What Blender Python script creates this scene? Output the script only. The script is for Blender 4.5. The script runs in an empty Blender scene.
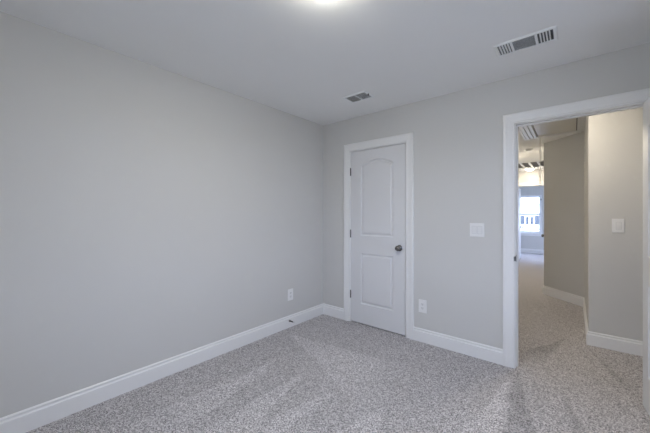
import bpy, bmesh, math, random
from mathutils import Vector, Matrix

S = bpy.context.scene
C = S.collection
PI = math.pi
H = 2.44

# ------------------------------------------------------------------ camera
cam_d = bpy.data.cameras.new('camera')
cam_d.sensor_width = 36.0
cam_d.lens = 295.035 / 650.0 * 36.0
cam_d.shift_y = -(216.5 - 214.286) / 650.0
cam_d.clip_start = 0.02
cam = bpy.data.objects.new('camera', cam_d)
C.objects.link(cam)
cam.location = (2.4866, -2.9140, 1.2884)
cam.rotation_euler = (PI / 2, 0, 0.70064)
S.camera = cam

# ------------------------------------------------------------------ world / light / exposure
W = bpy.data.worlds.new('sky')
S.world = W
W.use_nodes = True
bg = W.node_tree.nodes['Background']
bg.inputs['Color'].default_value = (0.58, 0.69, 1.0, 1)
bg.inputs['Strength'].default_value = 1.7

LAMP_ROOM = 116.0
LAMP_HALL = 24.0
LAMP_MID_FILL = 36.0  # lamp added out of sight to brighten the far hallway
LAMP_FAR = 16.0

S.view_settings.view_transform = 'Standard'
S.view_settings.look = 'None'
S.view_settings.exposure = 2.65
S.view_settings.gamma = 1.0
S.view_settings.use_curve_mapping = False
S.cycles.max_bounces = 16
S.cycles.diffuse_bounces = 12
S.cycles.glossy_bounces = 4
S.cycles.transmission_bounces = 8
S.cycles.transparent_max_bounces = 12
S.cycles.caustics_reflective = False
S.cycles.caustics_refractive = False


# windows: (name, centre x, centre y of the inner wall face, turn, width, sill, head); turn 0 looks out along +y
FW = [(0.78, 1.68), (-0.42, 0.62), (2.0, 3.1)]  # second and third are unseen, added to bring light into the far room
FRW = (7.15, 8.65)                # unseen far-room side window added to brighten that room (y range)
BW = [(1.65, 2.55)]
RW = (-1.44, -0.92)              # unseen window in the right wall, set to light the left wall (y range)
FWZ = (0.655, 1.925)
BWZ = (0.62, 1.98)
WT = 0.115
XR = 3.08
YF = -3.65
WINDOWS = [('window_1', (FW[0][0] + FW[0][1]) / 2, 9.03, 0.0, FW[0][1] - FW[0][0], *FWZ, 'bright white framed window of the far room seen down the hallway'),
           ('added_window_2', (FW[1][0] + FW[1][1]) / 2, 9.03, 0.0, FW[1][1] - FW[1][0], *FWZ, 'unseen second white framed window added to brighten the far room'),
           ('added_window_5', (FW[2][0] + FW[2][1]) / 2, 9.03, 0.0, FW[2][1] - FW[2][0], *FWZ, 'unseen third white framed window added to brighten the far room'),
           ('added_window_6', 3.4, (FRW[0] + FRW[1]) / 2, -PI / 2, FRW[1] - FRW[0], *FWZ, 'unseen white framed side window added to brighten the far room'),
           ('window_3', (BW[0][0] + BW[0][1]) / 2, YF, PI, BW[0][1] - BW[0][0], *BWZ, 'white framed bedroom window behind the camera'),
           ('window_4', XR, (RW[0] + RW[1]) / 2, -PI / 2, RW[1] - RW[0], *BWZ, 'unseen white framed bedroom window placed in the right wall to light the left wall')]
for nm, wx, wy, rz, ww, wz0, wz1, lab in WINDOWS:
    d = bpy.data.lights.new('window_portal', 'AREA')
    d.shape = 'RECTANGLE'
    d.size = ww
    d.size_y = wz1 - wz0
    d.cycles.is_portal = True
    o = bpy.data.objects.new('window_portal', d)
    C.objects.link(o)
    o.location = (wx - math.sin(rz) * 0.12, wy + math.cos(rz) * 0.12, (wz0 + wz1) / 2)
    o.rotation_euler = (-PI / 2, 0, rz)          # faces back into the room

# ------------------------------------------------------------------ materials


def mat(name, col, rough=0.5, metal=0.0, spec=0.5):
    m = bpy.data.materials.new(name)
    m.use_nodes = True
    b = m.node_tree.nodes['Principled BSDF']
    b.inputs['Base Color'].default_value = (*col, 1)
    b.inputs['Roughness'].default_value = rough
    b.inputs['Metallic'].default_value = metal
    b.inputs['Specular IOR Level'].default_value = spec
    return m


def nodes(m):
    nt = m.node_tree
    return nt, nt.nodes, nt.links, nt.nodes['Principled BSDF']


def painted(name, col, rough, var=0.03, bump=0.04, scale=180, spec=0.3):
    m = mat(name, col, rough, spec=spec)
    nt, N, L, b = nodes(m)
    tc = N.new('ShaderNodeTexCoord')
    n = N.new('ShaderNodeTexNoise')
    n.inputs['Scale'].default_value = scale
    n.inputs['Detail'].default_value = 3
    L.new(tc.outputs['Object'], n.inputs['Vector'])
    n2 = N.new('ShaderNodeTexNoise')
    n2.inputs['Scale'].default_value = 2.2
    n2.inputs['Detail'].default_value = 2
    L.new(tc.outputs['Object'], n2.inputs['Vector'])
    r = N.new('ShaderNodeMapRange')
    r.inputs['To Min'].default_value = 1 - var
    r.inputs['To Max'].default_value = 1 + var
    L.new(n2.outputs['Fac'], r.inputs['Value'])
    mx = N.new('ShaderNodeMix')
    mx.data_type = 'RGBA'
    mx.blend_type = 'MULTIPLY'
    mx.inputs['Factor'].default_value = 1
    mx.inputs[6].default_value = (*col, 1)
    L.new(r.outputs['Result'], mx.inputs[7])
    L.new(mx.outputs[2], b.inputs['Base Color'])
    bp = N.new('ShaderNodeBump')
    bp.inputs['Strength'].default_value = bump
    bp.inputs['Distance'].default_value = 0.002
    L.new(n.outputs['Fac'], bp.inputs['Height'])
    L.new(bp.outputs['Normal'], b.inputs['Normal'])
    return m


M_WALL = painted('wall_paint', (0.62, 0.615, 0.60), 0.75, 0.015)
M_CEIL = painted('ceiling_paint', (0.84, 0.84, 0.83), 0.85, 0.015)
M_TRIM = painted('trim_paint', (0.81, 0.81, 0.81), 0.35, 0.01, 0.02, 60, 0.5)
M_DOOR = painted('door_paint', (0.71, 0.71, 0.72), 0.4, 0.01, 0.02, 60, 0.5)
M_PLATE = painted('white_plastic', (0.82, 0.82, 0.82), 0.3, 0.01, 0.0, 60, 0.5)
M_DEVICE = painted('white_plastic_insert', (0.78, 0.78, 0.78), 0.3, 0.01, 0.0, 60, 0.5)
M_GAP = mat('rocker_gap_shade', (0.64, 0.64, 0.65), 0.4)  # darker grey stands in for the shaded gap round each rocker
M_SLOT = mat('dark_slot', (0.03, 0.03, 0.035), 0.6)
M_METAL = painted('dark_satin_nickel', (0.20, 0.195, 0.19), 0.2, 0.05, 0.02, 90)
M_METAL.node_tree.nodes['Principled BSDF'].inputs['Metallic'].default_value = 1.0
M_VENT = painted('white_vent_enamel', (0.84, 0.85, 0.85), 0.4, 0.01, 0.0, 60, 0.4)
M_DUCT = mat('dark_duct', (0.10, 0.105, 0.11), 0.7)
M_FILTER = mat('grey_grille_blade', (0.33, 0.32, 0.31), 0.6)
M_RUBBER = mat('dark_rubber', (0.25, 0.25, 0.25), 0.7)
M_TIP = mat('white_rubber_tip', (0.7, 0.7, 0.7), 0.6)
M_CORD = mat('cord', (0.88, 0.87, 0.84), 0.8)
M_PANEL = painted('hatch_plywood', (0.68, 0.655, 0.61), 0.35, 0.05, 0.05, 40, 0.4)
M_VINYL = painted('window_vinyl', (0.82, 0.83, 0.84), 0.35, 0.01, 0.0, 60, 0.5)


def carpet():
    m = mat('carpet_pile', (0.3, 0.28, 0.26), 0.95, spec=0.05)
    nt, N, L, b = nodes(m)
    geo = N.new('ShaderNodeNewGeometry')
    sep = N.new('ShaderNodeSeparateXYZ')
    L.new(geo.outputs['Position'], sep.inputs[0])

    def math_(op, a, bb=None, c=None):
        n = N.new('ShaderNodeMath')
        n.operation = op
        for i, v in enumerate((a, bb, c)):
            if v is None:
                continue
            if isinstance(v, (int, float)):
                n.inputs[i].default_value = v
            else:
                L.new(v, n.inputs[i])
        return n.outputs[0]

    def noise(scale, detail=2, rough=0.6, vec=None):
        n = N.new('ShaderNodeTexNoise')
        n.inputs['Scale'].default_value = scale
        n.inputs['Detail'].default_value = detail
        n.inputs['Roughness'].default_value = rough
        L.new(vec or geo.outputs['Position'], n.inputs['Vector'])
        return n.outputs['Fac']
    # twisted yarn tufts
    v = N.new('ShaderNodeTexVoronoi')
    v.inputs['Scale'].default_value = 180
    L.new(geo.outputs['Position'], v.inputs['Vector'])
    vs = N.new('ShaderNodeSeparateColor')
    L.new(v.outputs['Color'], vs.inputs[0])
    n1 = noise(235, 1, 0.5)
    n2 = noise(60, 2, 0.6)
    f = math_('ADD', math_('MULTIPLY', vs.outputs[0], 0.40), math_('MULTIPLY', n1, 0.9))
    f = math_('ADD', f, math_('MULTIPLY', n2, 0.15))
    ramp = N.new('ShaderNodeValToRGB')
    e = ramp.color_ramp.elements
    e[0].position = 0.44
    e[0].color = (0.10, 0.095, 0.097, 1)
    e[1].position = 1.00
    e[1].color = (0.90, 0.87, 0.87, 1)
    k = ramp.color_ramp.elements.new(0.62)
    k.color = (0.315, 0.30, 0.308, 1)
    k = ramp.color_ramp.elements.new(0.80)
    k.color = (0.62, 0.595, 0.605, 1)
    L.new(f, ramp.inputs['Fac'])

    # vacuum-cleaner strokes: wedges of pile laid the other way
    wob = noise(2.5, 2, 0.5)
    wob2 = noise(3.1, 2, 0.5)

    # (lighter or darker, tip of the stroke, two points on its spreading edges), metres on the floor
    STROKES = [
        (1, (1.152, -1.133), (0.992, -1.901), (1.176, -1.602)),
        (1, (0.798, -1.131), (0.784, -1.835), (1.0, -1.769)),
        (1, (0.467, -1.118), (0.421, -1.866), (0.684, -1.957)),
        (1, (0.156, -0.726), (0.996, -1.097), (1.111, -0.59)),
        (1, (1.51, -1.18), (1.429, -1.532), (1.618, -1.373)),
        (-1, (2.44, 1.066), (2.281, 0.234), (2.29, 0.754)),
        (-1, (2.393, -0.01), (2.474, -0.641), (2.537, -0.587)),
        (-1, (2.57, 0.946), (2.726, 0.325), (2.778, 0.388)),
        (-1, (2.126, -0.018), (2.171, -0.896), (2.301, -0.654)),
        (1, (2.103, -0.105), (1.981, -1.036), (2.171, -0.896)),
    ]
    wx = math_('ADD', sep.outputs[0], math_('MULTIPLY', math_('SUBTRACT', wob, 0.5), 0.10))
    wy = math_('ADD', sep.outputs[1], math_('MULTIPLY', math_('SUBTRACT', wob2, 0.5), 0.10))
    total = None
    for sg, A, P, Q in STROKES:
        a, p, q = Vector(A), Vector(P), Vector(Q)
        mid = (p + q) / 2
        ins = []
        for e, o in ((p, q), (q, p)):
            d = (e - a).normalized()
            n = Vector((-d.y, d.x))
            if n.dot(o - a) < 0:
                n = -n
            # signed distance from this edge
            ins.append(math_('ADD', math_('ADD', math_('MULTIPLY', wx, n.x), math_('MULTIPLY', wy, n.y)), -n.dot(a)))
        dm = mid - a
        L1 = dm.length
        dm = dm / L1
        along = math_('ADD', math_('ADD', math_('MULTIPLY', wx, dm.x), math_('MULTIPLY', wy, dm.y)), -dm.dot(a))
        s1 = N.new('ShaderNodeMapRange')
        s1.interpolation_type = 'SMOOTHSTEP'
        s1.inputs['From Min'].default_value = -0.008
        s1.inputs['From Max'].default_value = 0.022
        L.new(math_('MINIMUM', ins[0], ins[1]), s1.inputs['Value'])
        s2 = N.new('ShaderNodeMapRange')
        s2.interpolation_type = 'SMOOTHSTEP'
        s2.inputs['From Min'].default_value = L1 * 1.7
        s2.inputs['From Max'].default_value = L1 * 0.8
        L.new(along, s2.inputs['Value'])
        v_ = math_('MULTIPLY', math_('MULTIPLY', s1.outputs['Result'], s2.outputs['Result']), 0.16 * sg if sg > 0 else 0.20 * sg)
        total = v_ if total is None else math_('ADD', total, v_)
    big = noise(1.1, 2, 0.5)
    sh = math_('ADD', total, math_('MULTIPLY', math_('SUBTRACT', big, 0.5), 0.12))
    sh = math_('ADD', sh, 1.0)
    mx = N.new('ShaderNodeMix')
    mx.data_type = 'RGBA'
    mx.blend_type = 'MULTIPLY'
    mx.inputs['Factor'].default_value = 1
    L.new(ramp.outputs['Color'], mx.inputs[6])
    L.new(sh, mx.inputs[7])
    L.new(mx.outputs[2], b.inputs['Base Color'])
    bp = N.new('ShaderNodeBump')
    bp.inputs['Strength'].default_value = 0.7
    bp.inputs['Distance'].default_value = 0.008
    L.new(f, bp.inputs['Height'])
    L.new(bp.outputs['Normal'], b.inputs['Normal'])
    return m


M_CARPET = carpet()


def glass():
    m = bpy.data.materials.new('window_glass')
    m.use_nodes = True
    nt = m.node_tree
    N, L = nt.nodes, nt.links
    N.clear()
    out = N.new('ShaderNodeOutputMaterial')
    t = N.new('ShaderNodeBsdfTransparent')
    t.inputs['Color'].default_value = (0.96, 0.97, 0.97, 1)
    g = N.new('ShaderNodeBsdfGlossy')
    g.inputs['Roughness'].default_value = 0.02
    lw = N.new('ShaderNodeLayerWeight')
    lw.inputs['Blend'].default_value = 0.5
    pw = N.new('ShaderNodeMath')
    pw.operation = 'POWER'
    pw.inputs[1].default_value = 5.0
    L.new(lw.outputs['Facing'], pw.inputs[0])
    fr = N.new('ShaderNodeMath')
    fr.operation = 'MULTIPLY_ADD'
    fr.inputs[1].default_value = 0.9
    fr.inputs[2].default_value = 0.04
    L.new(pw.outputs[0], fr.inputs[0])
    mx = N.new('ShaderNodeMixShader')
    L.new(fr.outputs[0], mx.inputs[0])
    L.new(t.outputs[0], mx.inputs[1])
    L.new(g.outputs[0], mx.inputs[2])
    L.new(mx.outputs[0], out.inputs[0])
    return m


M_GLASS = glass()


def emit(name, col, strength):
    m = bpy.data.materials.new(name)
    m.use_nodes = True
    b = m.node_tree.nodes['Principled BSDF']
    b.inputs['Base Color'].default_value = (0.8, 0.8, 0.8, 1)
    b.inputs['Emission Color'].default_value = (*col, 1)
    b.inputs['Emission Strength'].default_value = strength
    return m


# ------------------------------------------------------------------ mesh helpers


def box(bm, x0, x1, y0, y1, z0, z1, bev=0.0):
    vs = [bm.verts.new(p) for p in ((x0, y0, z0), (x1, y0, z0), (x1, y1, z0), (x0, y1, z0),
                                    (x0, y0, z1), (x1, y0, z1), (x1, y1, z1), (x0, y1, z1))]
    fs = [bm.faces.new([vs[i] for i in f]) for f in ((3, 2, 1, 0), (4, 5, 6, 7), (0, 1, 5, 4), (1, 2, 6, 5), (2, 3, 7, 6), (3, 0, 4, 7))]
    if bev > 0:
        es = list({e for f in fs for e in f.edges})
        bmesh.ops.bevel(bm, geom=es, offset=bev, segments=2, affect='EDGES', profile=0.5)


def lathe(bm, prof, axis='z', seg=32, org=(0, 0, 0)):
    """prof: (radius, height) pairs; capped at both ends when the radius is 0"""
    rings = []
    o = Vector(org)

    def P(r, h, a):
        c, s = r * math.cos(a), r * math.sin(a)
        return o + Vector({'z': (c, s, h), 'y': (c, h, s), 'x': (h, c, s)}[axis])
    for r, h in prof:
        if r < 1e-6:
            rings.append([bm.verts.new(P(0, h, 0))])
        else:
            rings.append([bm.verts.new(P(r, h, 2 * PI * i / seg)) for i in range(seg)])
    for a, b in zip(rings, rings[1:]):
        for i in range(seg):
            j = (i + 1) % seg
            q = [a[i % len(a)], a[j % len(a)], b[j % len(b)], b[i % len(b)]]
            u = []
            for v in q:
                if v not in u:
                    u.append(v)
            if len(u) > 2:
                bm.faces.new(u)


def sweep(bm, path, prof, nrm, closed=False):
    """prof (offset to the left of the path, height along nrm), mitred at the corners"""
    n = Vector(nrm).normalized()
    pts = [Vector(p) for p in path]
    rings = []
    for i, p in enumerate(pts):
        if closed:
            a, b = pts[i - 1], pts[(i + 1) % len(pts)]
        else:
            a = pts[i - 1] if i > 0 else None
            b = pts[i + 1] if i < len(pts) - 1 else None
        d0 = (p - a).normalized() if a is not None else None
        d1 = (b - p).normalized() if b is not None else None
        if d0 is None:
            d0 = d1
        if d1 is None:
            d1 = d0
        s0, s1 = n.cross(d0), n.cross(d1)
        m = (s0 + s1).normalized()
        m = m / max(0.2, m.dot(s0))
        rings.append([bm.verts.new(p + m * o + n * h) for o, h in prof])
    k = len(prof)
    rng = range(len(rings)) if closed else range(len(rings) - 1)
    for i in rng:
        a, b = rings[i], rings[(i + 1) % len(rings)]
        for j in range(k):
            q = (j + 1) % k
            bm.faces.new((a[j], a[q], b[q], b[j]))
    if not closed:
        bm.faces.new(rings[0][::-1])
        bm.faces.new(rings[-1])


def tube(bm, pts, r, seg=8):
    pts = [Vector(p) for p in pts]
    rings = []
    up = Vector((0.01, 0.02, 1)).normalized()
    for i, p in enumerate(pts):
        d = (pts[min(i + 1, len(pts) - 1)] - pts[max(i - 1, 0)]).normalized()
        u = d.cross(up)
        if u.length < 1e-3:
            u = d.cross(Vector((1, 0, 0)))
        u.normalize()
        w = d.cross(u)
        rings.append([bm.verts.new(p + (u * math.cos(2 * PI * k / seg) + w * math.sin(2 * PI * k / seg)) * r) for k in range(seg)])
    for a, b in zip(rings, rings[1:]):
        for k in range(seg):
            j = (k + 1) % seg
            bm.faces.new((a[k], a[j], b[j], b[k]))
    bm.faces.new(rings[0][::-1])
    bm.faces.new(rings[-1])


def obj(name, bm, m, parent=None, smooth=False, loc=None):
    bmesh.ops.recalc_face_normals(bm, faces=bm.faces[:])
    me = bpy.data.meshes.new(name)
    bm.to_mesh(me)
    bm.free()
    if smooth:
        for p in me.polygons:
            p.use_smooth = True
        me.set_sharp_from_angle(angle=math.radians(40))
    me.materials.append(m)
    o = bpy.data.objects.new(name, me)
    C.objects.link(o)
    if parent:
        o.parent = parent
    if loc:
        o.location = loc
    return o


def tag(o, label, cat, group=None, kind=None):
    o['label'] = label
    o['category'] = cat
    if group:
        o['group'] = group
    if kind:
        o['kind'] = kind
    return o


def thing(name, label, cat, loc=(0, 0, 0), rot=(0, 0, 0), group=None, kind=None):
    o = bpy.data.objects.new(name, None)
    o.empty_display_size = 0.05
    C.objects.link(o)
    o.location = loc
    o.rotation_euler = rot
    return tag(o, label, cat, group, kind)


def struct(name, bm, m, label, cat, parent=None):
    return tag(obj(name, bm, m, parent), label, cat, kind='structure')


def boxes(*bs):
    bm = bmesh.new()
    for b in bs:
        box(bm, *b)
    return bm


def wall_x(x0, x1, y0, y1, holes, z1=H):
    """wall along X with rectangular holes (a, b, z0, z1), as boxes"""
    bm = bmesh.new()
    cur = x0
    for a, b, h0, h1 in sorted(holes):
        if a > cur:
            box(bm, cur, a, y0, y1, 0, z1)
        if h0 > 0:
            box(bm, a, b, y0, y1, 0, h0)
        if h1 < z1:
            box(bm, a, b, y0, y1, h1, z1)
        cur = b
    if cur < x1:
        box(bm, cur, x1, y0, y1, 0, z1)
    return bm


# ------------------------------------------------------------------ room shell
struct('floor', boxes((-0.75, 4.5, -3.8, 9.16, -0.1, 0.0)), M_CARPET,
       'flecked grey cut pile carpet with vacuum tracks', 'carpet')
struct('ceiling', boxes((-0.75, 4.5, -3.8, 9.16, H, H + 0.12)), M_CEIL, 'flat pale grey painted ceiling', 'ceiling')

T = 0.115
# openings in the back wall
CL0, CL1 = 0.432, 1.137          # closet jamb faces
OP0, OP1 = 2.115, 2.888          # bedroom doorway jamb faces
HD = 2.040                        # head jamb underside
JT = 0.019
struct('wall_left', boxes((-T, 0, -3.765, 0.9, 0, H)), M_WALL, 'long bare grey wall on the left of the room', 'wall')
struct('wall_back', wall_x(0, 4.35, 0, T, [(CL0 - JT, CL1 + JT, 0, HD + JT), (OP0 - JT, OP1 + JT, 0, HD + JT)]), M_WALL,
       'grey wall with the closet door and the open doorway', 'wall')
struct('wall_right', boxes((XR, XR + T, -3.765, RW[0], 0, H), (XR, XR + T, RW[0], RW[1], 0, BWZ[0]), (XR, XR + T, RW[0], RW[1], BWZ[1], H),
                           (XR, XR + T, RW[1], 0, 0, H)), M_WALL,
'grey wall on the right, behind the open door', 'wall')
struct('wall_front', wall_x(0, 3.08, -3.765, -3.65, [(a, b, BWZ[0], BWZ[1]) for a, b in BW]), M_WALL,
       'grey window wall behind the camera', 'wall')
# hallway
struct('wall_closet', boxes((0, 1.055, 0.8, 0.9, 0, H)), M_WALL, 'back wall inside the closet', 'wall')
struct('wall_hall_left', boxes((1.055, 1.17, T, 6.56, 0, H)), M_WALL, 'left wall of the hallway', 'wall')
struct('wall_hall', boxes((2.598, 4.35, 1.0, 1.115, 0, H)), M_WALL, 'pale hallway wall with a light switch, facing the doorway', 'wall')
struct('wall_hall_side', boxes((2.598, 2.71, 1.115, 2.60, 0, H)), M_WALL, 'hallway wall running back from the corner', 'wall')
bm = bmesh.new()
pr = [(2.599, 2.537), (2.115, 3.035), (2.20, 3.14), (2.71, 2.62)]
lo = [bm.verts.new((x, y, 0)) for x, y in pr]
hi = [bm.verts.new((x, y, H)) for x, y in pr]
bm.faces.new(lo)
bm.faces.new(hi)
for i in range(4):
    bm.faces.new((lo[i], lo[(i + 1) % 4], hi[(i + 1) % 4], hi[i]))
struct('wall_hall_angled', bm, M_WALL, 'tan angled wall at the bend of the hallway', 'wall')
HR0, HR1 = 3.44, 4.20             # side door in the corridor
bm = boxes((2.115, 2.23, 3.036, HR0 - JT, 0, H), (2.115, 2.23, HR0 - JT, HR1 + JT, HD + JT, H), (2.115, 2.23, HR1 + JT, 6.56, 0, H))
struct('wall_hall_right', bm, M_WALL, 'right wall of the far hallway', 'wall')
struct('wall_hall_end', boxes((4.35, 4.45, 0, 1.115, 0, H)), M_WALL, 'end wall of the side hallway', 'wall')
FD0, FD1 = 1.29, 2.05
struct('wall_far', wall_x(-0.715, 3.515, 6.56, 6.675, [(FD0 - JT, FD1 + JT, 0, HD + JT)]), M_WALL,
       'wall with a doorway at the far end of the hallway', 'wall')
struct('wall_far_left', boxes((-0.715, -0.6, 6.675, 9.03, 0, H)), M_WALL, 'left wall of the far room', 'wall')
struct('wall_far_right', boxes((3.4, 3.515, 6.675, FRW[0], 0, H), (3.4, 3.515, FRW[1], 9.03, 0, H), (3.4, 3.515, *FRW, 0, FWZ[0]), (3.4, 3.515, *FRW, FWZ[1], H)), M_WALL, 'right wall of the far room', 'wall')
struct('wall_far_back', wall_x(-0.715, 3.515, 9.03, 9.145, [(a, b, FWZ[0], FWZ[1]) for a, b in FW]), M_WALL,
       'window wall of the far room', 'wall')

# ------------------------------------------------------------------ baseboards
BP = [(0, 0), (0.015, 0), (0.0155, 0.100), (0.0140, 0.105), (0.0085, 0.1075), (0.0070, 0.1120), (0.0070, 0.1185), (0.0095, 0.1210), (0.0095, 0.1255), (0.0060, 0.1300), (0.0025, 0.133), (0, 0.133)]


def baseboard(name, path, label, flip=False):
    bm = bmesh.new()
    sweep(bm, [(x, y, 0) for x, y in path], [(-o if flip else o, h) for o, h in BP], (0, 0, 1))
    return struct(name, bm, M_TRIM, label, 'baseboard')


CW = 0.085
RV = 0.006
# (path direction chosen so the room lies to its left)
baseboard('baseboard_left', [(CL0 - RV - CW, 0), (0, 0), (0, -3.65)],
          'white moulded baseboard along the left wall and round the corner to the closet')
baseboard('baseboard_back', [(OP0 - RV - CW, 0), (CL1 + RV + CW, 0)], 'white moulded baseboard between the closet and the open doorway')
baseboard('baseboard_right', [(3.08, -3.65), (3.08, 0), (OP1 + RV + CW, 0)], 'white baseboard along the right wall')
baseboard('baseboard_front', [(0, -3.65), (3.08, -3.65)], 'white baseboard under the windows')
baseboard('baseboard_hall', [(4.35, 1.0), (2.598, 1.0), (2.598, 2.538), (2.115, 3.035), (2.115, HR0 - RV - CW)][::1],
          'white baseboard wrapping the hallway walls', flip=False)
baseboard('baseboard_hall_left', [(1.17, 6.56), (1.17, T), (OP0 - RV - CW, T)], 'white baseboard along the left wall of the hallway')
baseboard('baseboard_far', [(3.4, 9.03), (-0.6, 9.03)], 'white baseboard below the far window')

# ------------------------------------------------------------------ casings and jambs
CP = [(0, 0), (0, 0.010), (0.004, 0.0125), (0.010, 0.0125), (0.016, 0.0105), (0.040, 0.0150), (0.052, 0.0165), (0.062, 0.0195),
      (0.078, 0.0195), (CW, 0.0160), (CW, 0)]


def casing(bm, a, b, top, plane, nsign, axis='x'):
    """three-sided door casing round the clear opening a..b"""
    a, b, top = a - RV, b + RV, top + RV
    if axis == 'x':
        path = [(a, plane, 0), (a, plane, top), (b, plane, top), (b, plane, 0)]
        n = (0, nsign, 0)
    else:
        path = [(plane, a, 0), (plane, a, top), (plane, b, top), (plane, b, 0)]
        n = (nsign, 0, 0)
    # find the side that lies outside the opening
    d = Vector(path[1]) - Vector(path[0])
    s = Vector(n).cross(d.normalized())
    out = Vector((-1, 0, 0)) if axis == 'x' else Vector((0, -1, 0))
    sg = 1 if s.dot(out) > 0 else -1
    sweep(bm, path, [(o * sg, h) for o, h in CP], n)


def jamb(bm, a, b, top, y0, y1, stop=None):
    box(bm, a - JT, a, y0, y1, 0, top + JT)
    box(bm, b, b + JT, y0, y1, 0, top + JT)
    box(bm, a, b, y0, y1, top, top + JT)
    if stop:
        s0, s1 = stop
        box(bm, a, a + 0.011, s0, s1, 0, top, 0.002)
        box(bm, b - 0.011, b, s0, s1, 0, top, 0.002)
        box(bm, a + 0.011, b - 0.011, s0, s1, top - 0.011, top, 0.002)


def frame(name, a, b, y0, y1, label, stop):
    t = thing(name, label, 'door frame', ((a + b) / 2, y0, 0), kind='structure')
    off = (-(a + b) / 2, -y0, 0)
    bm = bmesh.new()
    casing(bm, a, b, HD, y0, -1)
    obj('casing', bm, M_TRIM, t, loc=off)
    bm = bmesh.new()
    casing(bm, a, b, HD, y1, 1)
    obj('casing', bm, M_TRIM, t, loc=off)
    bm = bmesh.new()
    jamb(bm, a, b, HD, y0, y1, stop)
    obj('jamb', bm, M_TRIM, t, loc=off)
    return t, off


frame('trim_1', CL0, CL1, 0, T, 'white moulded casing round the closet door', (0.040, 0.075))
t_op, off_op = frame('trim_2', OP0, OP1, 0, T, 'white moulded casing and jambs round the open bedroom doorway', (0.040, 0.075))
frame('trim_3', FD0, FD1, 6.56, 6.675, 'white casing round the doorway at the end of the hallway', (6.60, 6.635))
# strike plate on the left jamb of the bedroom doorway
bm = boxes((OP0 - 0.0005, OP0 + 0.0018, 0.004, 0.034, 0.888, 0.946))
box(bm, OP0 - 0.010, OP0 + 0.0018, -0.0022, 0.004, 0.898, 0.936, 0.0008)
box(bm, OP0 - 0.012, OP0 - 0.006, -0.0145, -0.002, 0.898, 0.936, 0.0008)
sp = obj('strike_plate', bm, M_METAL, t_op, loc=off_op)
sp['label'] = 'dark metal strike plate on the left jamb'


# ------------------------------------------------------------------ panelled doors
def panel_contour(x0, x1, z0, zs, rise, d, n=24):
    """closed outline (counter-clockwise in x,z) inset by d; rise > 0 gives an arched top"""
    X0, X1, Z0 = x0 + d, x1 - d, z0 + d
    pts = [(X0, Z0), (X1, Z0)]
    if rise <= 0:
        pts += [(X1, zs - d), (X0, zs - d)]
        return pts
    c = x1 - x0
    R = (c * c / 4 + rise * rise) / (2 * rise)
    xc, zc = (x0 + x1) / 2, zs + rise - R
    r = R - d
    for i in range(n + 1):
        x = X1 + (X0 - X1) * i / n
        pts.append((x, zc + math.sqrt(max(r * r - (x - xc) ** 2, 0))))
    return pts


STEPS = [(0.0, 0.0), (0.004, -0.0050), (0.009, -0.0110), (0.017, -0.0125), (0.022, -0.0115), (0.034, -0.0030), (0.038, -0.0018)]


def door_slab(bm, w, h, th, stile, z0, zl, zm, zs, rise):
    """moulded two-panel slab: local x 0..w, front face at y=0 (towards -y), back at y=th; panels z0..zl and zm..zs(+arch)"""
    x0, x1 = stile, w - stile
    for face in (0, 1):
        def V(x, z, d):
            return bm.verts.new((x, (-d if face == 0 else th + d), z))
        low = panel_contour(x0, x1, z0, zl, 0, 0)
        top = panel_contour(x0, x1, zm, zs, rise, 0)
        q = lambda *p: bm.faces.new([V(x, z, 0) for x, z in p])
        q((0, 0), (x0, 0), (x0, h), (0, h))
        q((x1, 0), (w, 0), (w, h), (x1, h))
        q((x0, 0), (x1, 0), (x1, z0), (x0, z0))
        q((x0, zl), (x1, zl), (x1, zm), (x0, zm))
        arc = top[2:]
        for (xa, za), (xb, zb) in zip(arc, arc[1:]):
            q((xa, za), (xb, zb), (xb, h), (xa, h))
        for args in ((x0, x1, z0, zl, 0), (x0, x1, zm, zs, rise)):
            rings = [[V(x, z, dep) for x, z in panel_contour(*args, d)] for d, dep in STEPS]
            for a, b in zip(rings, rings[1:]):
                n = len(a)
                for i in range(n):
                    j = (i + 1) % n
                    bm.faces.new((a[i], a[j], b[j], b[i]))
            bm.faces.new(rings[-1])
    e = lambda *p: bm.faces.new([bm.verts.new(v) for v in p])
    e((0, 0, 0), (0, th, 0), (0, th, h), (0, 0, h))
    e((w, 0, 0), (w, th, 0), (w, th, h), (w, 0, h))
    e((0, 0, 0), (w, 0, 0), (w, th, 0), (0, th, 0))
    e((0, 0, h), (w, 0, h), (w, th, h), (0, th, h))
    bmesh.ops.remove_doubles(bm, verts=bm.verts[:], dist=1e-5)


KNOB = [(0, 0), (0.032, 0), (0.033, 0.003), (0.030, 0.007), (0.016, 0.010), (0.0115, 0.014), (0.011, 0.026), (0.014, 0.032), (0.022, 0.038),
        (0.0268, 0.046), (0.0275, 0.053), (0.0255, 0.060), (0.019, 0.0655), (0.010, 0.068), (0, 0.0685)]


def add_knob(parent, x, z, y, sgn):
    bm = bmesh.new()
    lathe(bm, [(r, sgn * h) for r, h in KNOB], 'y', 32)
    return obj('door_knob', bm, M_METAL, parent, True, (x, y, z))


def add_hinge(parent, x, z, y):
    bm = bmesh.new()
    lathe(bm, [(0, -0.048), (0.003, -0.048), (0.004, -0.0455), (0.0062, -0.0445), (0.0062, 0.0445), (0.004, 0.0455), (0.003, 0.048), (0, 0.048)], 'z', 12,
          (0, -0.006, 0))
    box(bm, -0.004, 0.004, -0.004, 0.004, -0.0445, 0.0445)
    return obj('hinge', bm, M_METAL, parent, True, (x, y, z))


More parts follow.
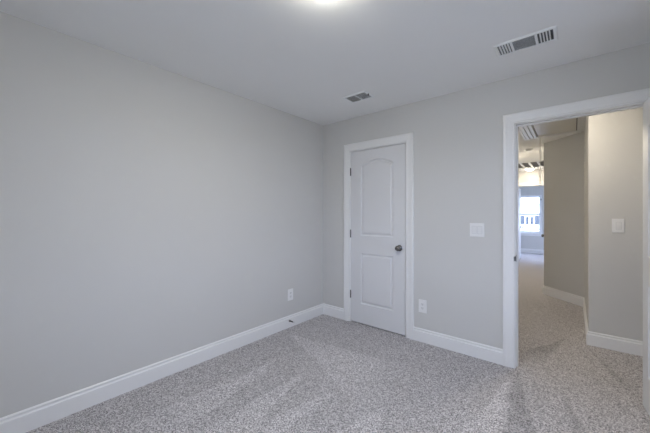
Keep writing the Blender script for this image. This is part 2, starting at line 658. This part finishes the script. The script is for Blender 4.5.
SW = CL1 - CL0 - 0.008
d1 = thing('door_1', 'closed white two panel closet door with an arched upper panel', 'door', (CL0 + 0.003, 0.004, 0.012), kind='structure')
bm = bmesh.new()
ZH = HD - 0.006 - 0.012
door_slab(bm, SW, ZH, 0.035, 0.140, 0.226, 0.820, 1.026, 1.842, 0.062)
obj('slab', bm, M_DOOR, d1)
k = add_knob(d1, SW - 0.066, 0.917, 0, -1)
k['label'] = 'dark satin nickel round knob'
for z in (1.786, 1.045, 0.321):
    add_hinge(d1, -0.0015, z, -0.001)

# bedroom door, swung open into the room about its hinges on the right jamb
BWD = 0.762
ang = math.radians(90 + 5.2)
d2 = thing('door_2', 'white panelled bedroom door swung wide open at the right edge', 'door', (OP1 - 0.003, -0.016, 0.012), kind='structure')
# local: x from the hinge edge towards the free edge; closed, it would run along -x of the room
bm = bmesh.new()
door_slab(bm, BWD, ZH, 0.035, 0.106, 0.226, 0.820, 1.006, 1.842, 0.062)
sl = obj('slab', bm, M_DOOR, d2)
# leaf direction from hinge: (sin(5.2deg), -cos(5.2deg)); the visible (hall side) face looks to -x
al = math.radians(5.2)
lx = Vector((math.sin(al), -math.cos(al), 0))
ly = Vector((math.cos(al), math.sin(al), 0))      # slab thickness runs to +x
rot = Matrix((lx, ly, Vector((0, 0, 1)))).transposed()
d2.rotation_euler = rot.to_euler()
d2.location = (2.840, -0.026, 0.012)
add_knob(d2, BWD - 0.066, 0.917, 0, -1)
add_knob(d2, BWD - 0.066, 0.917, 0.035, 1)
for z in (1.786, 1.045, 0.321):
    h = add_hinge(d2, -0.004, z, 0.041)

# far-room door, opened into the far room on the left
d3 = thing('door_3', 'white door standing open into the far room at the end of the hallway', 'door', (FD0 + 0.004, 6.690, 0.012),
           (0, 0, math.radians(90)), kind='structure')
bm = bmesh.new()
door_slab(bm, 0.75, ZH, 0.035, 0.130, 0.226, 0.820, 1.026, 1.842, 0.062)
obj('slab', bm, M_DOOR, d3)
add_knob(d3, 0.69, 0.902, 0, -1)
add_knob(d3, 0.69, 0.902, 0.035, 1)

# closed side door in the far hallway; only its knob shows past the angled wall
d4 = thing('door_4', 'closed white side door past the angled wall, its dark knob showing', 'door', (2.118, HR1 - 0.003, 0.012),
           (0, 0, math.radians(-90)), kind='structure')
bm = bmesh.new()
door_slab(bm, HR1 - HR0 - 0.006, ZH, 0.035, 0.130, 0.226, 0.820, 1.026, 1.842, 0.062)
obj('slab', bm, M_DOOR, d4)
add_knob(d4, HR1 - HR0 - 0.006 - 0.066, 0.902, 0, -1)
t4 = thing('trim_4', 'white casing round the side door of the far hallway', 'door frame', (2.115, HR0, 0), kind='structure')
bm = bmesh.new()
casing(bm, HR0, HR1, HD, 2.115, -1, 'y')
obj('casing', bm, M_TRIM, t4, loc=(-2.115, -HR0, 0))
bm = boxes((2.115, 2.23, HR0 - JT, HR0, 0, HD + JT), (2.115, 2.23, HR1, HR1 + JT, 0, HD + JT), (2.115, 2.23, HR0, HR1, HD, HD + JT),
           (2.155, 2.165, HR0, HR1, 0, HD))
obj('jamb', bm, M_TRIM, t4, loc=(-2.115, -HR0, 0))


# ------------------------------------------------------------------ windows
def window(name, wx, wy, rz, ww, z0, z1, label):
    """single-hung vinyl window; local x along the wall, +y outwards, z up from the sill"""
    t = thing(name, label, 'window', (wx, wy, z0), (0, 0, rz), kind='structure')
    a, b, h = -ww / 2, ww / 2, z1 - z0

    def ring(bm, x0, x1, za, zb, w, ya, yb):
        box(bm, x0, x0 + w, ya, yb, za, zb)
        box(bm, x1 - w, x1, ya, yb, za, zb)
        box(bm, x0 + w, x1 - w, ya, yb, za, za + w)
        box(bm, x0 + w, x1 - w, ya, yb, zb - w, zb)
    bm = bmesh.new()
    ring(bm, a, b, 0, h, 0.022, 0.002, WT)
    obj('window_frame', bm, M_VINYL, t)
    zm = h / 2
    for nm, za, zb, yy in (('upper_sash', zm - 0.026, h - 0.022, 0.072), ('lower_sash', 0.022, zm + 0.028, 0.048)):
        bm = bmesh.new()
        ring(bm, a + 0.022, b - 0.022, za, zb, 0.045, yy, yy + 0.02)
        sh = obj(nm, bm, M_VINYL, t)
        bm = bmesh.new()
        box(bm, a + 0.067, b - 0.067, yy + 0.008, yy + 0.012, za + 0.045, zb - 0.045)
        obj('pane', bm, M_GLASS, sh)
    bm = bmesh.new()
    box(bm, a - 0.05, b + 0.05, -0.045, 0, -0.022, 0, 0.003)
    box(bm, a - 0.03, b + 0.03, -0.014, 0, -0.085, -0.022, 0.002)
    obj('window_sill', bm, M_TRIM, t)
    return t


for w in WINDOWS:
    window(*w)

# pale ground and houses beyond the windows
M_GROUND = painted('pale_ground', (0.42, 0.42, 0.38), 0.9, 0.1, 0.1, 3)
struct('ground', boxes((-40, 40, -60, -3.9, -0.62, -0.52), (-40, 40, 9.3, 70, -0.62, -0.52), (4.6, 40, -3.9, 9.3, -0.62, -0.52)), M_GROUND, 'pale open ground outside the windows', 'ground')


hs = thing('house', 'pale house with a row of windows beyond the far window', 'house', (-3.4, 40, -0.52))
HX = 5.2
obj('wall', boxes((-HX, HX, 0, 6, 0, 3.0)), painted('house_siding', (0.72, 0.74, 0.78), 0.8, 0.05, 0.0), hs)
bm = bmesh.new()
vs = [bm.verts.new(p) for p in ((-HX - .3, -.3, 3.0), (HX + .3, -.3, 3.0), (-HX - .3, 3, 5.0), (HX + .3, 3, 5.0), (-HX - .3, 6.3, 3.0), (HX + .3, 6.3, 3.0))]
for f in ((0, 1, 3, 2), (2, 3, 5, 4), (0, 2, 4), (1, 5, 3), (0, 4, 5, 1)):
    bm.faces.new([vs[i] for i in f])
obj('roof', bm, painted('roof_shingle', (0.50, 0.51, 0.53), 0.9, 0.1, 0.0), hs)
M_HGLASS = mat('house_window_glass', (0.05, 0.06, 0.075), 0.25)
for x, w, z0, z1 in ((-0.3, .4, .6, 1.6), (1.13, .38, .60, 1.65), (1.60, .26, .62, 1.5), (2.05, .28, .62, 1.5), (2.55, .40, .60, 1.65), (3.6, .4, .6, 1.6)):
    obj('window', boxes((x - w / 2, x + w / 2, -.05, 0, z0, z1)), M_HGLASS, hs)

# cord of the blind, hanging at the right of the far window
bc = thing('blind_cord', 'dark tasselled blind cord hanging at the right of the far window', 'cord', (1.665, 9.018, 1.93))
bm = bmesh.new()
tube(bm, [(0, 0, 0.0), (0.002, 0, -0.06), (0, 0, -0.13)], 0.004)
obj('cord', bm, M_CORD, bc)
bm = bmesh.new()
lathe(bm, [(0, 0), (0.007, -0.002), (0.013, -0.03), (0.017, -0.06), (0.014, -0.066), (0, -0.067)], 'z', 16, (0, 0, -0.12))
obj('tassel', bm, M_RUBBER, bc, True)


# ------------------------------------------------------------------ ceiling lamps
def disc_light(name, label, x, y, r, strength, col, m_ring=M_VENT):
    """flush fitting: enamel ring and a domed frosted lens"""
    t = thing(name, label, 'ceiling light', (x, y, H))
    bm = bmesh.new()
    lathe(bm, [(r, 0), (r + 0.001, -0.004), (r - 0.004, -0.011), (r - 0.014, -0.014), (r - 0.016, -0.010), (r - 0.016, 0)], 'z', 48)
    obj('trim_ring', bm, m_ring, t, True)
    bm = bmesh.new()
    q = r - 0.017
    lathe(bm, [(q, -0.006), (q, -0.014)] + [(q * math.cos(a), -0.014 - 0.30 * q * math.sin(a)) for a in [PI / 2 * k / 8 for k in range(1, 8)]] +
          [(0, -0.014 - 0.30 * q)], 'z', 48)
    obj('diffuser', bm, emit('lamp_diffuser', col, strength), t, True)
    return t


disc_light('ceiling_light', 'round glowing flush ceiling light at the top of the bedroom', 1.562, -1.812, 0.066, LAMP_ROOM, (1.0, 0.965, 0.85))
disc_light('ceiling_light', 'round ceiling light in the hallway out of sight just beyond the doorway head', 2.30, 0.52, 0.10, LAMP_HALL, (1.0, 0.89, 0.72))
disc_light('ceiling_light', 'unseen round ceiling light added behind the doorway jamb to brighten the far hallway', 1.42, 3.9, 0.10, LAMP_MID_FILL, (1.0, 0.88, 0.68))
disc_light('ceiling_light', 'small ceiling light glowing above the far doorway', 1.63, 6.17, 0.10, LAMP_FAR, (1.0, 0.88, 0.70))


# ------------------------------------------------------------------ ceiling registers
def ring_xy(bm, x, y, w, z0, z1, bev=0.0):
    """rectangular frame of half sizes x, y and width w"""
    box(bm, -x, x, -y, -y + w, z0, z1, bev)
    box(bm, -x, x, y - w, y, z0, z1, bev)
    box(bm, -x, -x + w, -y + w, y - w, z0, z1, bev)
    box(bm, x - w, x, -y + w, y - w, z0, z1, bev)


def slat(bm, c, length, wid, tilt, along):
    """thin louver blade centred at c, running along 'x' or 'y', tilted about its own length"""
    l, w, t = length / 2, wid / 2, 0.0007
    vs = []
    for sx in (-1, 1):
        for a, b in ((-w, -t), (w, -t), (w, t), (-w, t)):
            u = a * math.cos(tilt) - b * math.sin(tilt)
            v = a * math.sin(tilt) + b * math.cos(tilt)
            vs.append(bm.verts.new((c[0] + sx * l, c[1] + u, c[2] + v) if along == 'x' else (c[0] + u, c[1] + sx * l, c[2] + v)))
    for f in ((0, 1, 2, 3), (7, 6, 5, 4), (0, 4, 5, 1), (1, 5, 6, 2), (2, 6, 7, 3), (3, 7, 4, 0)):
        bm.faces.new([vs[i] for i in f])


# long three-section register near the back wall
v = thing('ceiling_register', 'long white three section air register on the ceiling above the doorway wall', 'vent', (2.236, -0.540, H))
X, Y = 0.172, 0.092
bm = bmesh.new()
box(bm, -X + 0.02, X - 0.02, -Y + 0.018, Y - 0.018, -0.003, 0)
obj('duct_opening', bm, M_DUCT, v)
bm = bmesh.new()
sweep(bm, [(-X, -Y, 0), (X, -Y, 0), (X, Y, 0), (-X, Y, 0)], [(0, 0), (0, -0.003), (0.007, -0.008), (0.019, -0.008), (0.021, -0.003), (0.021, 0)],
      (0, 0, 1), True)
for x in (-0.072, 0.064):
    box(bm, x - 0.007, x + 0.007, -Y + 0.020, Y - 0.020, -0.008, 0)
obj('frame', bm, M_VENT, v)
for xs in ((-0.138, -0.122, -0.106, -0.090), (0.086, 0.102, 0.118, 0.134)):
    for x in xs:
        bm = bmesh.new()
        slat(bm, (0, 0, 0), 2 * Y - 0.044, 0.010, math.radians(38 if x < 0 else -38), 'y')
        obj('louver', bm, M_VENT, v, loc=(x, 0, -0.006))
for i in range(11):
    bm = bmesh.new()
    slat(bm, (0, 0, 0), 0.122, 0.0125, math.radians(35), 'x')
    obj('louver', bm, M_VENT, v, loc=(-0.004, -0.063 + i * 0.0126, -0.006))

# smaller two-section register
v = thing('ceiling_register', 'small white two section air register on the ceiling near the closet', 'vent', (0.872, -0.490, H))
X, Y = 0.130, 0.090
bm = bmesh.new()
box(bm, -X + 0.02, X - 0.02, -Y + 0.018, Y - 0.018, -0.003, 0)
obj('duct_opening', bm, M_FILTER, v)
bm = bmesh.new()
sweep(bm, [(-X, -Y, 0), (X, -Y, 0), (X, Y, 0), (-X, Y, 0)], [(0, 0), (0, -0.003), (0.008, -0.008), (0.019, -0.008), (0.020, -0.003), (0.020, 0)],
      (0, 0, 1), True)
box(bm, -0.005, 0.005, -Y + 0.020, Y - 0.020, -0.008, 0)
obj('frame', bm, M_VENT, v)
for sx in (-1, 1):
    for i in range(9):
        bm = bmesh.new()
        slat(bm, (0, 0, 0), 0.104, 0.0130, math.radians(35), 'x')
        obj('louver', bm, M_VENT, v, loc=(sx * 0.0545, -0.060 + i * 0.015, -0.006))
bm = bmesh.new()
box(bm, -0.004, 0.004, -0.006, 0.006, -0.018, 0, 0.001)
obj('damper_lever', bm, M_METAL, v, loc=(X - 0.004, -0.022, -0.008))

# return grille in the far hallway ceiling
v = thing('return_grille', 'large dark celled return air grille on the far hallway ceiling', 'vent', (1.645, 5.36, H))
X, Y = 0.43, 0.44
bm = bmesh.new()
box(bm, -X + 0.02, X - 0.02, -Y + 0.02, Y - 0.02, -0.002, 0)
obj('duct_opening', bm, M_FILTER, v)
bm = bmesh.new()
ring_xy(bm, X, Y, 0.035, -0.012, 0)
for i in range(1, 5):
    x = -X + 0.035 + i * (2 * X - 0.07) / 5
    box(bm, x - 0.02, x + 0.02, -Y + 0.035, Y - 0.035, -0.012, 0)
obj('frame', bm, M_VENT, v)
for i in range(12):
    bm = bmesh.new()
    slat(bm, (0, 0, 0), 2 * X - 0.07, 0.012, math.radians(20), 'x')
    obj('louver', bm, M_FILTER, v, loc=(0, -Y + 0.085 + i * (2 * Y - 0.14) / 11, -0.0052))

# smoke detector
v = thing('smoke_detector', 'small round smoke detector on the hallway ceiling', 'smoke detector', (1.882, 3.38, H))
bm = bmesh.new()
lathe(bm, [(0.055, 0), (0.056, -0.010), (0.053, -0.014)] + [(0.0, -0.014)], 'z', 32)
obj('base', bm, M_PLATE, v, True)
bm = bmesh.new()
lathe(bm, [(0.046, -0.014), (0.050, -0.018), (0.049, -0.030), (0.040, -0.038), (0.022, -0.041), (0, -0.0415)], 'z', 32)
obj('cover', bm, M_PLATE, v, True)

# ------------------------------------------------------------------ attic hatch with its pull cord
HX0, HX1, HY0, HY1 = 2.080, 2.520, 1.12, 2.395
hx, hy = (HX0 + HX1) / 2, (HY0 + HY1) / 2
v = thing('attic_hatch', 'attic pull down stair hatch with moulded frame on the hallway ceiling', 'attic hatch', (hx, hy, H))
a, b = HX1 - hx, HY1 - hy
bm = bmesh.new()
box(bm, -a + 0.008, a - 0.008, -b + 0.008, b - 0.008, -0.010, 0)
obj('panel', bm, M_PANEL, v)
bm = bmesh.new()
ring_xy(bm, a + 0.002, b + 0.002, 0.012, -0.004, 0)
obj('gap', bm, M_SLOT, v)
bm = bmesh.new()


# stepped moulding, wider on the left than on the right where the wall is close
L_, R_, N_ = 0.175, 0.048, 0.135


HP = [(0, 0), (0, 0.018), (0.05, 0.030), (0.17, 0.030), (0.20, 0.012), (0.27, 0.012), (0.31, 0.026), (0.44, 0.026), (0.47, 0.010), (0.55, 0.010),
      (0.59, 0.022), (0.72, 0.022), (0.75, 0.007), (0.83, 0.007), (0.86, 0.014), (0.98, 0.014), (1.0, 0.010), (1.0, 0)]


def prof(w):
    return [(o * w, h) for o, h in HP]


def corner_ring(k):
    return [(-a - prof(L_)[k][0], -b - prof(N_)[k][0], -prof(1)[k][1]), (a + prof(R_)[k][0], -b - prof(N_)[k][0], -prof(1)[k][1]),
            (a + prof(R_)[k][0], b + prof(N_)[k][0], -prof(1)[k][1]), (-a - prof(L_)[k][0], b + prof(N_)[k][0], -prof(1)[k][1])]


rings = [[bm.verts.new(p) for p in corner_ring(k)] for k in range(len(HP))]
for r0, r1 in zip(rings, rings[1:]):
    for i in range(4):
        j = (i + 1) % 4
        bm.faces.new((r0[i], r0[j], r1[j], r1[i]))
obj('frame', bm, M_TRIM, v)
bm = bmesh.new()
cx, cy = 2.112 - hx, 2.365 - hy
tube(bm, [(cx, cy, -0.008), (cx + 0.001, cy, -0.3), (cx, cy, -0.69)], 0.0055)
pc = obj('pull_cord', bm, M_CORD, v)
pc['label'] = 'thin pale hanging pull cord'
bm = bmesh.new()
lathe(bm, [(0, 0), (0.005, -0.002), (0.008, -0.014), (0.008, -0.02), (0, -0.023)], 'z', 12, (cx, cy, -0.685))
obj('cord_knob', bm, M_CORD, pc, True)


# ------------------------------------------------------------------ wall plates (local: plate in x-z, front towards -y)
def plate_mesh(w, h):
    bm = bmesh.new()
    box(bm, -w / 2, w / 2, -0.0065, 0, -h / 2, h / 2, 0.0028)
    return bm


def screw(parent, x, z, y=-0.0065):
    bm = bmesh.new()
    lathe(bm, [(0, -0.0012), (0.0026, -0.0012), (0.0034, 0.0), (0, 0.0)], 'y', 12)
    return obj('screw', bm, M_PLATE, parent, True, (x, y, z))


def outlet(label, loc, rz):
    t = thing('wall_outlet', label, 'outlet', loc, (0, 0, rz), 'wall outlets')
    obj('cover_plate', plate_mesh(0.082, 0.130), M_PLATE, t)
    for s in (-1, 1):
        bm = bmesh.new()
        pts = []
        for i in range(32):
            an = 2 * PI * i / 32
            pts.append((0.0175 * math.cos(an), max(-0.0135, min(0.0135, 0.0175 * math.sin(an)))))
        f0 = [bm.verts.new((x, -0.0064, z)) for x, z in pts]
        f1 = [bm.verts.new((x * 0.94, -0.0088, z * 0.94)) for x, z in pts]
        for i in range(32):
            j = (i + 1) % 32
            bm.faces.new((f0[i], f0[j], f1[j], f1[i]))
        bm.faces.new(f1)
        r = obj('receptacle', bm, M_DEVICE, t, loc=(0, 0, s * 0.0195))
        bm = bmesh.new()
        box(bm, -0.0080, -0.0055, -0.0092, -0.0085, -0.002, 0.007)
        box(bm, 0.0055, 0.0080, -0.0092, -0.0085, -0.001, 0.006)
        lathe(bm, [(0, -0.0092), (0.0026, -0.0092), (0.0026, -0.0086), (0, -0.0086)], 'y', 10, (0, 0, -0.0075))
        obj('slots', bm, M_SLOT, r)
    screw(t, 0, 0)
    return t


outlet('white duplex outlet on the left wall above the baseboard', (0, -0.584, 0.368), -PI / 2 + PI)
outlet('white duplex outlet on the back wall right of the closet door', (1.320, 0, 0.361), 0)


def switch(label, loc, rz, w, h, xs):
    t = thing('light_switch', label, 'light switch', loc, (0, 0, rz))
    obj('cover_plate', plate_mesh(w, h), M_PLATE, t)
    for x in xs:
        bm = bmesh.new()
        for args in ((-0.0195, -0.0165, -0.036, 0.036), (0.0165, 0.0195, -0.036, 0.036), (-0.0165, 0.0165, 0.033, 0.036), (-0.0165, 0.0165, -0.036, -0.033)):
            box(bm, args[0], args[1], -0.0078, -0.0060, args[2], args[3])
        bz = obj('gap_ring', bm, M_GAP, t, loc=(x, 0, 0))
        bm = bmesh.new()
        # paddle tilted: top pressed in, bottom out
        sec = [(-0.0326, -0.0105), (0.0, -0.0078), (0.0326, -0.0072)]
        lft = [bm.verts.new((-0.0160, y, z)) for z, y in sec]
        rgt = [bm.verts.new((0.0160, y, z)) for z, y in sec]
        lb = [bm.verts.new((-0.0160, -0.005, z)) for z in (-0.0326, 0.0326)]
        rb = [bm.verts.new((0.0160, -0.005, z)) for z in (-0.0326, 0.0326)]
        for i in (0, 1):
            bm.faces.new((lft[i], rgt[i], rgt[i + 1], lft[i + 1]))
        bm.faces.new((lb[0], rb[0], rgt[0], lft[0]))
        bm.faces.new((lb[1], rb[1], rgt[2], lft[2]))
        bm.faces.new((lb[0], lft[0], lft[1], lft[2], lb[1]))
        bm.faces.new((rb[0], rgt[0], rgt[1], rgt[2], rb[1]))
        obj('rocker', bm, M_DEVICE, t, loc=(x, 0, 0))
    for x in xs:
        for z in (-0.048, 0.048):
            screw(t, x, z)
    return t


switch('white double rocker light switch on the back wall left of the doorway', (1.821, 0, 1.147), 0, 0.120, 0.122, (-0.023, 0.023))
switch('white single rocker light switch on the hallway wall through the doorway', (2.806, 1.0, 1.181), 0, 0.084, 0.130, (0.004,))

# ------------------------------------------------------------------ spring door stop on the left baseboard
t = thing('door_stop', 'small dark spring door stop sticking out of the left baseboard', 'door stop', (0.0144, -0.607, 0.076))
bm = bmesh.new()
lathe(bm, [(0, 0), (0.012, 0), (0.012, 0.003), (0.007, 0.008), (0, 0.009)], 'x', 20)
obj('mount', bm, M_METAL, t, True)
bm = bmesh.new()
n = 220
tube(bm, [(0.006 + 0.058 * i / n, 0.0058 * math.cos(2 * PI * 14 * i / n), 0.0058 * math.sin(2 * PI * 14 * i / n)) for i in range(n + 1)], 0.0017, 6)
obj('spring', bm, M_METAL, t, True)
bm = bmesh.new()
lathe(bm, [(0, 0.062), (0.0075, 0.062), (0.0085, 0.066), (0.0085, 0.076), (0.006, 0.079), (0, 0.0795)], 'x', 20)
obj('rubber_tip', bm, M_TIP, t, True)
